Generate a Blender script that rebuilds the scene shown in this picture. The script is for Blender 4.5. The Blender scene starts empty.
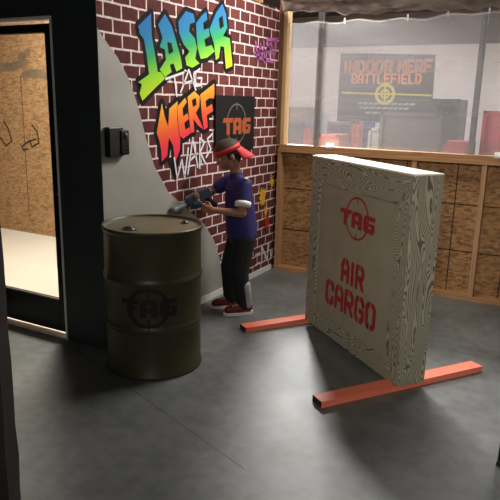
import bpy, bmesh, math, random
from mathutils import Vector, Matrix
random.seed(4)
S = bpy.context.scene
C = S.collection
PI = math.pi

# ------------------------------------------------------------------ camera
FPX = 601.12
CX = Vector((0.88059445, 0.47331971, 0.02284429))
CU = Vector((-0.13224008, 0.1991635, 0.97100281))
CF = Vector((-0.45504502, 0.85808062, -0.23797411))
EYE = Vector((0, 0, 1.57))
cam_d = bpy.data.cameras.new('camera')
cam_d.sensor_width = 36
cam_d.lens = FPX / 500 * 36
cam_d.clip_start = 0.02
cam = bpy.data.objects.new('camera', cam_d)
C.objects.link(cam)
m3 = Matrix((CX, CU, -CF)).transposed()
cam.matrix_world = Matrix.Translation(EYE) @ m3.to_4x4()
S.camera = cam


def ray(px, py):
    return CF + CX * ((px - 250) / FPX) - CU * ((py - 250) / FPX)


def on_x(px, py, x):
    d = ray(px, py)
    return EYE + d * (x / d.x)


def on_y(px, py, y):
    d = ray(px, py)
    return EYE + d * (y / d.y)


XB = -2.477      # painted brick wall
YB = 5.102       # front of the half wall
YD = 2.758       # dark wall with the door
YA = 4.953       # back wall of the room behind the door
YF = 10.0        # far wall of the battlefield


# ------------------------------------------------------------------ objects
def link(name, bm, mat, parent=None, smooth=False, bevel=0.0):
    me = bpy.data.meshes.new(name)
    bmesh.ops.recalc_face_normals(bm, faces=bm.faces[:])
    bm.to_mesh(me)
    bm.free()
    mats = mat if isinstance(mat, (list, tuple)) else [mat]
    for m in mats:
        me.materials.append(m)
    if smooth:
        for p in me.polygons:
            p.use_smooth = True
    o = bpy.data.objects.new(name, me)
    C.objects.link(o)
    if parent:
        o.parent = parent
    if bevel:
        b = o.modifiers.new('bevel', 'BEVEL')
        b.width = bevel
        b.segments = 2
        b.limit_method = 'ANGLE'
    return o


def tag(o, label=None, cat=None, group=None, kind=None):
    if label:
        o['label'] = label
    if cat:
        o['category'] = cat
    if group:
        o['group'] = group
    if kind:
        o['kind'] = kind
    return o


def thing(name, loc=(0, 0, 0), rz=0, label=None, cat=None, group=None):
    o = bpy.data.objects.new(name, None)
    o.empty_display_size = 0.1
    C.objects.link(o)
    o.location = loc
    o.rotation_euler = (0, 0, rz)
    return tag(o, label, cat, group)


def box(bm, x0, x1, y0, y1, z0, z1, mi=0):
    v = [bm.verts.new((x, y, z)) for z in (z0, z1) for y in (y0, y1) for x in (x0, x1)]
    for f in ((0, 2, 3, 1), (4, 5, 7, 6), (0, 1, 5, 4), (2, 6, 7, 3), (0, 4, 6, 2), (1, 3, 7, 5)):
        bm.faces.new([v[i] for i in f]).material_index = mi
    return v


def bx(x0, x1, y0, y1, z0, z1):
    bm = bmesh.new()
    box(bm, x0, x1, y0, y1, z0, z1)
    return bm


def prism(bm, pts, fn, d0, d1, mi=0):
    """extrude a 2-D outline (list of (u, v)) along depth; fn(u, v, d) -> point"""
    n = len(pts)
    a = [bm.verts.new(fn(u, v, d0)) for u, v in pts]
    b = [bm.verts.new(fn(u, v, d1)) for u, v in pts]
    fs = [bm.faces.new(a), bm.faces.new(b)]
    for i in range(n):
        bm.faces.new((a[i], a[(i + 1) % n], b[(i + 1) % n], b[i])).material_index = mi
    for f in fs:
        f.material_index = mi
        f.normal_update()
    bmesh.ops.triangulate(bm, faces=fs, ngon_method='EAR_CLIP')


def lathe(bm, prof, n=64, c=(0, 0, 0), mi=0):
    rings = []
    for r, z in prof:
        if r < 1e-6:
            rings.append([bm.verts.new((c[0], c[1], c[2] + z))])
        else:
            rings.append([bm.verts.new((c[0] + r * math.cos(2 * PI * k / n), c[1] + r * math.sin(2 * PI * k / n), c[2] + z)) for k in range(n)])
    for A, B in zip(rings, rings[1:]):
        for k in range(n):
            q = [A[k % len(A)], A[(k + 1) % len(A)], B[(k + 1) % len(B)], B[k % len(B)]]
            u = []
            for w in q:
                if w not in u:
                    u.append(w)
            if len(u) > 2:
                bm.faces.new(u).material_index = mi


def ball(bm, c, r, sub=2, m=None):
    """sphere / ellipsoid; r is a number or (rx, ry, rz); m an optional 3x3"""
    res = bmesh.ops.create_icosphere(bm, subdivisions=sub, radius=1.0)
    R = Vector((r, r, r)) if isinstance(r, (int, float)) else Vector(r)
    for v in res['verts']:
        p = Vector((v.co.x * R.x, v.co.y * R.y, v.co.z * R.z))
        if m:
            p = m @ p
        v.co = p + Vector(c)


def limb(bm, p0, p1, r0, r1, n=14, flat=1.0, fdir=None):
    """closed tapered tube with round ends"""
    p0, p1 = Vector(p0), Vector(p1)
    d = p1 - p0
    L = d.length
    z = d.normalized()
    ref = Vector(fdir) if fdir else (Vector((1, 0, 0)) if abs(z.x) < 0.8 else Vector((0, 1, 0)))
    x = (ref - z * ref.dot(z)).normalized()
    y = z.cross(x)
    prof = []
    for k in range(0, 5):
        a = -PI / 2 + k * PI / 8
        prof.append((r0 * math.cos(a), r0 * math.sin(a)))
    for k in range(0, 5):
        a = k * PI / 8
        prof.append((r1 * math.cos(a), L + r1 * math.sin(a)))
    rings = []
    for r, h in prof:
        if r < 1e-5:
            rings.append([bm.verts.new(p0 + z * h)])
        else:
            rings.append([bm.verts.new(p0 + z * h + x * (r * math.cos(2 * PI * i / n)) + y * (r * flat * math.sin(2 * PI * i / n))) for i in range(n)])
    for A, B in zip(rings, rings[1:]):
        for i in range(n):
            q = [A[i % len(A)], A[(i + 1) % len(A)], B[(i + 1) % len(B)], B[i % len(B)]]
            u = []
            for w in q:
                if w not in u:
                    u.append(w)
            if len(u) > 2:
                bm.faces.new(u)


def fuse(name, bm, mat, parent, voxel=0.006, smooth=3):
    """melt overlapping closed volumes into ONE continuous surface"""
    o = link(name, bm, mat, parent, smooth=True)
    r = o.modifiers.new('remesh', 'REMESH')
    r.mode = 'VOXEL'
    r.voxel_size = voxel
    r.use_smooth_shade = True
    s = o.modifiers.new('smooth', 'SMOOTH')
    s.factor = 0.5
    s.iterations = smooth
    return o


# strokes -------------------------------------------------------------------
def stroke(bm, pts, w, fn, off=0.0, closed=False, mi=0, caps=True):
    """a painted line on a surface; fn(u, v, d) -> point, d above the surface"""
    P = [Vector((p[0], p[1])) for p in pts]
    segs = list(zip(P, P[1:])) + ([(P[-1], P[0])] if closed else [])
    for a, b in segs:
        d = b - a
        if d.length < 1e-6:
            continue
        t = d.normalized()
        n = Vector((-t.y, t.x)) * (w / 2)
        k = max(1, int(d.length / 0.05))
        for i in range(k):
            p, q = a + d * (i / k), a + d * ((i + 1) / k)
            vs = [bm.verts.new(fn(c.x, c.y, off)) for c in (p - n, q - n, q + n, p + n)]
            bm.faces.new(vs).material_index = mi
    if caps:
        for p in P:
            vs = [bm.verts.new(fn(p.x + w / 2 * math.cos(2 * PI * i / 10), p.y + w / 2 * math.sin(2 * PI * i / 10), off + 0.00005)) for i in range(10)]
            bm.faces.new(vs).material_index = mi


def fill(bm, pts, fn, off=0.0, mi=0):
    f = bm.faces.new([bm.verts.new(fn(u, v, off)) for u, v in pts])
    f.material_index = mi
    f.normal_update()
    bmesh.ops.triangulate(bm, faces=[f], ngon_method='EAR_CLIP')


def ring(bm, cx, cy, r, w, fn, off=0.0, n=64, a0=0.0, a1=2 * PI, mi=0):
    for i in range(n):
        t0, t1 = a0 + (a1 - a0) * i / n, a0 + (a1 - a0) * (i + 1) / n
        q = [(r - w / 2, t0), (r + w / 2, t0), (r + w / 2, t1), (r - w / 2, t1)]
        bm.faces.new([bm.verts.new(fn(cx + a * math.cos(t), cy + a * math.sin(t), off)) for a, t in q]).material_index = mi


# block letters in a 0..1 x 0..1 cell
GL = {
    'A': [[(0, 0), (0, .75), (.25, 1), (.75, 1), (1, .75), (1, 0)], [(0, .42), (1, .42)]],
    'B': [[(0, 0), (0, 1), (.75, 1), (1, .85), (1, .65), (.8, .5), (1, .35), (1, .15), (.75, 0), (0, 0)], [(0, .5), (.8, .5)]],
    'C': [[(1, .72), (1, .85), (.8, 1), (.2, 1), (0, .85), (0, .15), (.2, 0), (.8, 0), (1, .15), (1, .28)]],
    'D': [[(0, 0), (0, 1), (.7, 1), (1, .75), (1, .25), (.7, 0), (0, 0)]],
    'E': [[(1, 1), (0, 1), (0, 0), (1, 0)], [(0, .5), (.8, .5)]],
    'F': [[(1, 1), (0, 1), (0, 0)], [(0, .5), (.8, .5)]],
    'G': [[(1, .75), (1, .85), (.8, 1), (.2, 1), (0, .85), (0, .15), (.2, 0), (.8, 0), (1, .15), (1, .45), (.6, .45)]],
    'I': [[(.5, 0), (.5, 1)]],
    'L': [[(0, 1), (0, 0), (1, 0)]],
    'N': [[(0, 0), (0, 1), (1, 0), (1, 1)]],
    'O': [[(.2, 0), (0, .15), (0, .85), (.2, 1), (.8, 1), (1, .85), (1, .15), (.8, 0), (.2, 0)]],
    'R': [[(0, 0), (0, 1), (.75, 1), (1, .85), (1, .6), (.8, .45), (0, .45)], [(.5, .45), (1, 0)]],
    'T': [[(0, 1), (1, 1)], [(.5, 1), (.5, 0)]],
}


def text(bm, s, u0, u1, v0, v1, w, fn, off=0.0, gap=0.35, mi=0):
    """lay a word out between u0..u1; letter cells share the width"""
    wid = [0.35 if ch == 'I' else (0.7 if ch == ' ' else 1.0) for ch in s]
    tot = sum(wid) + gap * (len(s) - 1)
    k = (u1 - u0) / tot
    u = u0
    for ch, cw in zip(s, wid):
        for line in GL.get(ch, []):
            stroke(bm, [(u + x * cw * k, v0 + y * (v1 - v0)) for x, y in line], w, fn, off, mi=mi)
        u += (cw + gap) * k


def tag_word(bm, u0, u1, v0, v1, fn, off=0.0, mi=0):
    """the squared, wide T A G word mark: thick bars with cut corners"""
    W, H = u1 - u0, v1 - v0

    def P(pts):
        fill(bm, [(u0 + a * W, v0 + b * H) for a, b in pts], fn, off, mi)
    P([(0, .72), (.03, 1), (.36, 1), (.33, .72)])                       # T bar
    P([(.13, 0), (.13, .74), (.24, .74), (.24, 0)])                     # T stem
    P([(.36, 0), (.36, .8), (.41, 1), (.47, 1), (.47, 0)])              # A left
    P([(.47, .74), (.47, 1), (.62, 1), (.66, .8), (.66, .74)])          # A top
    P([(.55, 0), (.55, .74), (.66, .74), (.66, 0)])                     # A right
    P([(.47, .26), (.47, .5), (.55, .5), (.55, .26)])                   # A bar
    P([(.69, .2), (.69, .8), (.74, 1), (.8, .74), (.8, .26), (.74, 0)])  # G left
    P([(.74, 1), (1, 1), (1, .74), (.8, .74)])                          # G top
    P([(.74, 0), (.8, .26), (1, .26), (.97, 0)])                        # G bottom
    P([(.9, .26), (.9, .58), (1, .58), (1, .26)])                       # G right
    P([(.84, .42), (.84, .58), (.9, .58), (.9, .42)])                   # G tooth


# ------------------------------------------------------------------ materials
def newmat(name):
    m = bpy.data.materials.new(name)
    m.use_nodes = True
    nt = m.node_tree
    bs = nt.nodes['Principled BSDF']
    return m, nt, bs


def N(nt, t, **kw):
    n = nt.nodes.new(t)
    for k, v in kw.items():
        setattr(n, k, v)
    return n


def lin(c):
    return tuple((x / 255 / 12.92) if x / 255 <= 0.04045 else ((x / 255 + 0.055) / 1.055) ** 2.4 for x in c) + (1.0,)


def ramp(nt, stops, interp='LINEAR'):
    r = N(nt, 'ShaderNodeValToRGB')
    r.color_ramp.interpolation = interp
    el = r.color_ramp.elements
    el[0].position, el[0].color = stops[0]
    el[1].position, el[1].color = stops[-1]
    for p, c in stops[1:-1]:
        e = el.new(p)
        e.color = c
    return r


def coords(nt, scale=(1, 1, 1), loc=(0, 0, 0)):
    t = N(nt, 'ShaderNodeTexCoord')
    mp = N(nt, 'ShaderNodeMapping')
    mp.inputs['Scale'].default_value = scale
    mp.inputs['Location'].default_value = loc
    nt.links.new(t.outputs['Object'], mp.inputs['Vector'])
    return mp.outputs['Vector']


def plain(name, rgb, rough=0.6, var=0.15, scale=12, stretch=(1, 1, 1), metal=0.0, bump=0.0, spec=0.5):
    m, nt, bs = newmat(name)
    c = lin(rgb)
    n = N(nt, 'ShaderNodeTexNoise')
    n.inputs['Scale'].default_value = scale
    n.inputs['Detail'].default_value = 4
    nt.links.new(coords(nt, stretch), n.inputs['Vector'])
    lo = tuple(x * (1 - var) for x in c[:3]) + (1,)
    hi = tuple(min(1, x * (1 + var)) for x in c[:3]) + (1,)
    r = ramp(nt, [(0.3, lo), (0.7, hi)])
    nt.links.new(n.outputs['Fac'], r.inputs['Fac'])
    nt.links.new(r.outputs['Color'], bs.inputs['Base Color'])
    bs.inputs['Roughness'].default_value = rough
    bs.inputs['Metallic'].default_value = metal
    bs.inputs['Specular IOR Level'].default_value = spec
    if bump:
        b = N(nt, 'ShaderNodeBump')
        b.inputs['Strength'].default_value = bump
        b.inputs['Distance'].default_value = 0.01
        nt.links.new(n.outputs['Fac'], b.inputs['Height'])
        nt.links.new(b.outputs['Normal'], bs.inputs['Normal'])
    return m


def brick_material():
    m, nt, bs = newmat('painted brick')
    t = N(nt, 'ShaderNodeTexCoord')
    sp = N(nt, 'ShaderNodeSeparateXYZ')
    nt.links.new(t.outputs['Object'], sp.inputs[0])
    cb = N(nt, 'ShaderNodeCombineXYZ')
    ns = N(nt, 'ShaderNodeTexNoise')          # hand-painted wobble
    ns.inputs['Scale'].default_value = 9
    nt.links.new(t.outputs['Object'], ns.inputs['Vector'])
    wob = N(nt, 'ShaderNodeMath', operation='MULTIPLY_ADD')
    wob.inputs[1].default_value = 0.012
    wob.inputs[2].default_value = -0.006
    nt.links.new(ns.outputs['Fac'], wob.inputs[0])
    ay = N(nt, 'ShaderNodeMath', operation='ADD')
    az = N(nt, 'ShaderNodeMath', operation='ADD')
    oy = N(nt, 'ShaderNodeMath', operation='ADD')
    oz = N(nt, 'ShaderNodeMath', operation='ADD')
    oy.inputs[1].default_value = BR_OY
    oz.inputs[1].default_value = BR_OZ
    nt.links.new(sp.outputs['Y'], ay.inputs[0])
    nt.links.new(wob.outputs[0], ay.inputs[1])
    nt.links.new(sp.outputs['Z'], az.inputs[0])
    nt.links.new(wob.outputs[0], az.inputs[1])
    nt.links.new(ay.outputs[0], oy.inputs[0])
    nt.links.new(az.outputs[0], oz.inputs[0])
    nt.links.new(oy.outputs[0], cb.inputs[0])
    nt.links.new(oz.outputs[0], cb.inputs[1])
    b = N(nt, 'ShaderNodeTexBrick')
    b.inputs['Scale'].default_value = 1.0
    b.inputs['Color1'].default_value = lin((112, 58, 52))
    b.inputs['Color2'].default_value = lin((88, 42, 40))
    b.inputs['Mortar'].default_value = lin((236, 218, 213))
    b.inputs['Mortar Size'].default_value = 0.0067
    b.inputs['Mortar Smooth'].default_value = 0.25
    b.inputs['Brick Width'].default_value = BR_W
    b.inputs['Row Height'].default_value = BR_H
    nt.links.new(cb.outputs[0], b.inputs['Vector'])
    n2 = N(nt, 'ShaderNodeTexNoise')
    n2.inputs['Scale'].default_value = 25
    n2.inputs['Detail'].default_value = 5
    nt.links.new(t.outputs['Object'], n2.inputs['Vector'])
    r = ramp(nt, [(0.3, (0.75, 0.72, 0.72, 1)), (0.7, (1.12, 1.1, 1.1, 1))])
    nt.links.new(n2.outputs['Fac'], r.inputs['Fac'])
    mx = N(nt, 'ShaderNodeMix', data_type='RGBA', blend_type='MULTIPLY')
    mx.inputs[0].default_value = 1
    nt.links.new(b.outputs['Color'], mx.inputs[6])
    nt.links.new(r.outputs['Color'], mx.inputs[7])
    nt.links.new(mx.outputs[2], bs.inputs['Base Color'])
    bs.inputs['Roughness'].default_value = 0.85
    bs.inputs['Specular IOR Level'].default_value = 0.2
    return m


def osb_material(name, dark, mid, light, seams=None):
    m, nt, bs = newmat(name)
    v = coords(nt, (1, 1, 1))
    n1 = N(nt, 'ShaderNodeTexNoise')
    n1.inputs['Scale'].default_value = 9
    n1.inputs['Detail'].default_value = 8
    n1.inputs['Roughness'].default_value = 0.7
    n1.inputs['Distortion'].default_value = 1.6
    nt.links.new(coords(nt, (1, 1, 1.9)), n1.inputs['Vector'])
    vo = N(nt, 'ShaderNodeTexVoronoi')
    vo.inputs['Scale'].default_value = 26
    nt.links.new(coords(nt, (1, 1, 2.6)), vo.inputs['Vector'])
    mx = N(nt, 'ShaderNodeMix', data_type='FLOAT')
    mx.inputs[0].default_value = 0.3
    nt.links.new(n1.outputs['Fac'], mx.inputs[2])
    sp = N(nt, 'ShaderNodeSeparateColor')
    nt.links.new(vo.outputs['Color'], sp.inputs[0])
    nt.links.new(sp.outputs[0], mx.inputs[3])
    r = ramp(nt, [(0.28, lin(dark)), (0.5, lin(mid)), (0.75, lin(light))])
    nt.links.new(mx.outputs[0], r.inputs['Fac'])
    nt.links.new(r.outputs['Color'], bs.inputs['Base Color'])
    bs.inputs['Roughness'].default_value = 0.75
    return m


def wood_material(name, a, b, axis='x', rough=0.6):
    m, nt, bs = newmat(name)
    s = {'x': (2, 30, 30), 'y': (30, 2, 30), 'z': (30, 30, 2)}[axis]
    n = N(nt, 'ShaderNodeTexNoise')
    n.inputs['Scale'].default_value = 1.6
    n.inputs['Detail'].default_value = 5
    n.inputs['Distortion'].default_value = 0.6
    nt.links.new(coords(nt, s), n.inputs['Vector'])
    r = ramp(nt, [(0.3, lin(a)), (0.7, lin(b))])
    nt.links.new(n.outputs['Fac'], r.inputs['Fac'])
    nt.links.new(r.outputs['Color'], bs.inputs['Base Color'])
    bs.inputs['Roughness'].default_value = rough
    return m


def grain_material(name, base, line, axis):
    """hand-painted cartoon wood grain: dark contour lines running along the board"""
    m, nt, bs = newmat(name)
    s = {'x': (1.7, 9, 9), 'z': (9, 9, 1.7)}[axis]
    n = N(nt, 'ShaderNodeTexNoise')
    n.inputs['Scale'].default_value = 1.0
    n.inputs['Detail'].default_value = 1.2
    n.inputs['Distortion'].default_value = 0.35
    nt.links.new(coords(nt, s), n.inputs['Vector'])
    mu = N(nt, 'ShaderNodeMath', operation='MULTIPLY')
    mu.inputs[1].default_value = 260
    nt.links.new(n.outputs['Fac'], mu.inputs[0])
    si = N(nt, 'ShaderNodeMath', operation='SINE')
    nt.links.new(mu.outputs[0], si.inputs[0])
    r = ramp(nt, [(0.50, lin(base)), (0.80, lin(line))])
    ma = N(nt, 'ShaderNodeMath', operation='MULTIPLY_ADD')
    ma.inputs[1].default_value = 0.5
    ma.inputs[2].default_value = 0.5
    nt.links.new(si.outputs[0], ma.inputs[0])
    nt.links.new(ma.outputs[0], r.inputs['Fac'])
    nt.links.new(r.outputs['Color'], bs.inputs['Base Color'])
    bs.inputs['Roughness'].default_value = 0.6
    return m


def z_gradient(name, z0, z1, stops, slope, yref, rough=0.5):
    """spray paint that fades from colour to colour up the wall"""
    m, nt, bs = newmat(name)
    t = N(nt, 'ShaderNodeTexCoord')
    sp = N(nt, 'ShaderNodeSeparateXYZ')
    nt.links.new(t.outputs['Object'], sp.inputs[0])
    mr = N(nt, 'ShaderNodeMapRange')
    mr.inputs[1].default_value = z0
    mr.inputs[2].default_value = z1
    ty = N(nt, 'ShaderNodeMath', operation='MULTIPLY_ADD')
    ty.inputs[1].default_value = -slope
    ty.inputs[2].default_value = slope * yref
    nt.links.new(sp.outputs['Y'], ty.inputs[0])
    tz = N(nt, 'ShaderNodeMath', operation='ADD')
    nt.links.new(ty.outputs[0], tz.inputs[0])
    nt.links.new(sp.outputs['Z'], tz.inputs[1])
    nt.links.new(tz.outputs[0], mr.inputs[0])
    r = ramp(nt, stops)
    nt.links.new(mr.outputs[0], r.inputs['Fac'])
    nt.links.new(r.outputs['Color'], bs.inputs['Base Color'])
    bs.inputs['Roughness'].default_value = 0.85
    bs.inputs['Specular IOR Level'].default_value = 0.2
    return m


def floor_material():
    m, nt, bs = newmat('sealed concrete')
    n1 = N(nt, 'ShaderNodeTexNoise')
    n1.inputs['Scale'].default_value = 1.6
    n1.inputs['Detail'].default_value = 7
    n1.inputs['Roughness'].default_value = 0.62
    v = coords(nt)
    nt.links.new(v, n1.inputs['Vector'])
    r = ramp(nt, [(0.3, lin((88, 89, 87))), (0.55, lin((112, 113, 111))), (0.75, lin((128, 128, 126)))])
    nt.links.new(n1.outputs['Fac'], r.inputs['Fac'])
    n2 = N(nt, 'ShaderNodeTexNoise')
    n2.inputs['Scale'].default_value = 14
    n2.inputs['Detail'].default_value = 6
    nt.links.new(v, n2.inputs['Vector'])
    r2 = ramp(nt, [(0.32, (0.78, 0.78, 0.78, 1)), (0.6, (1.05, 1.05, 1.05, 1))])
    nt.links.new(n2.outputs['Fac'], r2.inputs['Fac'])
    mx = N(nt, 'ShaderNodeMix', data_type='RGBA', blend_type='MULTIPLY')
    mx.inputs[0].default_value = 1
    nt.links.new(r.outputs['Color'], mx.inputs[6])
    nt.links.new(r2.outputs['Color'], mx.inputs[7])
    nt.links.new(mx.outputs[2], bs.inputs['Base Color'])
    rr = N(nt, 'ShaderNodeMapRange')
    rr.inputs[3].default_value = 0.32
    rr.inputs[4].default_value = 0.56
    nt.links.new(n1.outputs['Fac'], rr.inputs[0])
    nt.links.new(rr.outputs[0], bs.inputs['Roughness'])
    bp = N(nt, 'ShaderNodeBump')
    bp.inputs['Strength'].default_value = 0.06
    bp.inputs['Distance'].default_value = 0.01
    nt.links.new(n2.outputs['Fac'], bp.inputs['Height'])
    nt.links.new(bp.outputs['Normal'], bs.inputs['Normal'])
    return m


def film_material():
    """woven translucent sheeting: a fine grid of threads in milky plastic"""
    m, nt, bs = newmat('woven plastic film')
    nt.nodes.remove(bs)
    out = nt.nodes['Material Output']
    t = N(nt, 'ShaderNodeTexCoord')
    sp = N(nt, 'ShaderNodeSeparateXYZ')
    nt.links.new(t.outputs['Object'], sp.inputs[0])
    lines = []
    for ax, k in (('X', 1 / 0.021), ('Z', 1 / 0.021)):
        mu = N(nt, 'ShaderNodeMath', operation='MULTIPLY')
        mu.inputs[1].default_value = k
        nt.links.new(sp.outputs[ax], mu.inputs[0])
        fr = N(nt, 'ShaderNodeMath', operation='FRACT')
        nt.links.new(mu.outputs[0], fr.inputs[0])
        lt = N(nt, 'ShaderNodeMath', operation='LESS_THAN')
        lt.inputs[1].default_value = 0.16
        nt.links.new(fr.outputs[0], lt.inputs[0])
        lines.append(lt)
    mxl = N(nt, 'ShaderNodeMath', operation='MAXIMUM')
    nt.links.new(lines[0].outputs[0], mxl.inputs[0])
    nt.links.new(lines[1].outputs[0], mxl.inputs[1])
    n = N(nt, 'ShaderNodeTexNoise')
    n.inputs['Scale'].default_value = 3
    n.inputs['Detail'].default_value = 4
    nt.links.new(coords(nt, (0.5, 1, 7)), n.inputs['Vector'])
    a = N(nt, 'ShaderNodeMath', operation='MULTIPLY_ADD')
    a.inputs[1].default_value = 0.10
    a.inputs[2].default_value = FILM - 0.05
    nt.links.new(n.outputs['Fac'], a.inputs[0])
    b = N(nt, 'ShaderNodeMath', operation='MULTIPLY_ADD')
    b.inputs[1].default_value = 0.025
    nt.links.new(mxl.outputs[0], b.inputs[0])
    nt.links.new(a.outputs[0], b.inputs[2])
    tr = N(nt, 'ShaderNodeBsdfTransparent')
    tr.inputs[0].default_value = (0.97, 0.96, 0.95, 1)
    df = N(nt, 'ShaderNodeBsdfDiffuse')
    df.inputs[0].default_value = lin((235, 230, 232))
    tl = N(nt, 'ShaderNodeBsdfTranslucent')
    tl.inputs[0].default_value = lin((235, 230, 232))
    m1 = N(nt, 'ShaderNodeMixShader')
    m1.inputs[0].default_value = 0.15
    nt.links.new(df.outputs[0], m1.inputs[1])
    nt.links.new(tl.outputs[0], m1.inputs[2])
    m2 = N(nt, 'ShaderNodeMixShader')
    nt.links.new(b.outputs[0], m2.inputs[0])
    nt.links.new(tr.outputs[0], m2.inputs[1])
    nt.links.new(m1.outputs[0], m2.inputs[2])
    nt.links.new(m2.outputs[0], out.inputs[0])
    return m


def glass_material():
    m, nt, bs = newmat('door glass')
    nt.nodes.remove(bs)
    out = nt.nodes['Material Output']
    tr = N(nt, 'ShaderNodeBsdfTransparent')
    tr.inputs[0].default_value = (0.93, 0.94, 0.92, 1)
    gl = N(nt, 'ShaderNodeBsdfGlossy')
    gl.inputs['Roughness'].default_value = 0.02
    fr = N(nt, 'ShaderNodeFresnel')
    fr.inputs[0].default_value = 1.45
    mx = N(nt, 'ShaderNodeMixShader')
    nt.nodes.remove(fr)
    mx.inputs[0].default_value = 0.05
    nt.links.new(tr.outputs[0], mx.inputs[1])
    nt.links.new(gl.outputs[0], mx.inputs[2])
    nt.links.new(mx.outputs[0], out.inputs[0])
    return m


FILM = 0.25
BR_W, BR_H = 0.160, 0.0838
BR_OZ = -(2.03 - 24 * BR_H) + 10 * BR_H          # a course line at z = 2.03
BR_OY = -on_x(112.4, 10, XB).y + 40 * BR_W

M_brick = brick_material()
M_floor = floor_material()
M_film = film_material()
M_glass = glass_material()
M_osb = osb_material('framing osb', (96, 62, 36), (150, 108, 66), (178, 136, 90))
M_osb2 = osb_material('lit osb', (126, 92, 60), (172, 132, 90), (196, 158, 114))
M_seam = plain('dark seam', (26, 20, 14), 0.9)
M_stud = wood_material('stud pine', (158, 116, 76), (186, 142, 98), 'z')
M_rail = wood_material('rail pine', (150, 106, 66), (184, 138, 92), 'x')
M_post_lit = wood_material('lit post side pine', (196, 160, 108), (224, 190, 140), 'z')  # paler pine, light on the post's right side put into the colour
M_darkwall = plain('black wall paint', (50, 57, 56), 0.6, 0.12, 5)
M_plaster = plain('grey painted ramp', (160, 155, 146), 0.6, 0.09, 4)
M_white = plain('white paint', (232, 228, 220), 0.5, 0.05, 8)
M_black = plain('black plastic', (18, 18, 19), 0.35, 0.15, 20)
M_blackmetal = plain('black door metal', (13, 13, 14), 0.4, 0.15, 10)
M_paintblack = plain('black spray paint', (17, 16, 18), 0.85, 0.2, 15, spec=0.2)
M_paintwhite = plain('white spray paint', (226, 220, 222), 0.85, 0.08, 30, spec=0.2)
M_paintpurple = plain('purple spray paint', (172, 96, 148), 0.85, 0.25, 40, spec=0.2)
M_paintyellow = plain('yellow paint', (222, 168, 50), 0.85, 0.15, 30, spec=0.2)
M_paintred = plain('red paint', (190, 42, 38), 0.85, 0.15, 30, spec=0.2)
M_poster = plain('poster black', (24, 22, 23), 0.85, 0.15, 6, spec=0.2)
M_orange = plain('poster orange', (166, 82, 46), 0.85, 0.1, 20, spec=0.2)
M_ringgrey = plain('poster ring grey', (104, 92, 84), 0.5, 0.1, 20)
M_laser = z_gradient('blue to yellow spray', 1.56, 2.06, [(0.0, lin((206, 222, 40))), (0.26, lin((150, 210, 50))), (0.5, lin((58, 166, 92))), (0.72, lin((48, 130, 172))), (1.0, lin((52, 112, 176)))], 0.25, 3.14)
M_nerf = z_gradient('yellow to pink spray', 1.10, 1.56, [(0.0, lin((232, 50, 84))), (0.3, lin((236, 62, 70))), (0.48, lin((240, 92, 50))), (0.72, lin((246, 140, 44))), (1.0, lin((248, 196, 70)))], 0.28, 3.3)
M_tarp = plain('crumpled tarp', (150, 138, 129), 0.6, 0.5, 6, (1, 2.5, 2.5), bump=0.5)
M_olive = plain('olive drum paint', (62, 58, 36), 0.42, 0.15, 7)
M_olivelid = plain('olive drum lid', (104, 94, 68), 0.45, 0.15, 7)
M_grainx = grain_material('painted grain along', (170, 162, 140), (98, 90, 75), 'x')
M_grainz = grain_material('painted grain upright', (170, 162, 140), (98, 90, 75), 'z')
M_cargo = plain('taupe crate face', (150, 140, 118), 0.6, 0.1, 5)
M_cargotop_lit = plain('lit crate top edge', (236, 228, 214), 0.5, 0.04, 8)  # near white, strong light on the panel top put into the colour
M_stencil = plain('red stencil paint', (156, 38, 38), 0.55, 0.22, 30)
M_footorange = wood_material('orange painted lumber', (240, 112, 84), (250, 140, 108), 'y', 0.5)
M_concrete_joint = plain('joint', (88, 87, 84), 0.8)


def SX(o):
    o['kind'] = 'structure'
    return o


# ================================================================== the setting
SX(link('floor', bx(-7.4, 2.2, -2.2, 11.2, -0.12, 0.0), M_floor))

# saw-cut joints in the slab
fl = bpy.data.objects['floor']


def fxy(u, v, d):
    return (u, v, d)


bm = bmesh.new()
for a, b in (((-2.82, 2.72), (-1.1, 2.07)), ((-0.696, 3.953), (0.6, 3.81))):
    stroke(bm, [a, b], 0.006, fxy, 0.0006, caps=False)
link('floor_joint', bm, M_concrete_joint, fl)

SX(link('ceiling', bx(-7.4, 2.2, -2.2, 11.2, 3.0, 3.1), plain('dark ceiling', (70, 68, 66), 0.8)))

# ---- painted brick wall on the left
wl = SX(link('wall_left', bx(XB - 0.12, XB, YD + 0.002, YB + 0.09, 0, 2.385), M_brick))


def wfn(u, v, d):
    return (XB + d, u, v)


def W(px, py):
    p = on_x(px, py, XB)
    return (p.y, p.z)


bm = bmesh.new()
curve = [(2.7585, 1.965)] + [W(*p) for p in ((98, 30), (106, 42), (117, 57), (128, 78), (134, 95), (139.5, 113), (145, 136), (154, 166), (168, 192), (187, 209), (204, 224), (214, 241), (220, 260), (223.5, 279))] + [(4.235, 0.0)]
prism(bm, [(2.7585, 0.0)] + curve[::-1], wfn, 0.0, 0.003)
tag(link('painted_ramp', bm, M_plaster, wl), 'plain grey ramp shape painted over the lower left brickwork')
SX(link('baseboard_left', bx(XB, XB + 0.012, 3.3, YB - 0.005, 0, 0.05), M_white))



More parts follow.
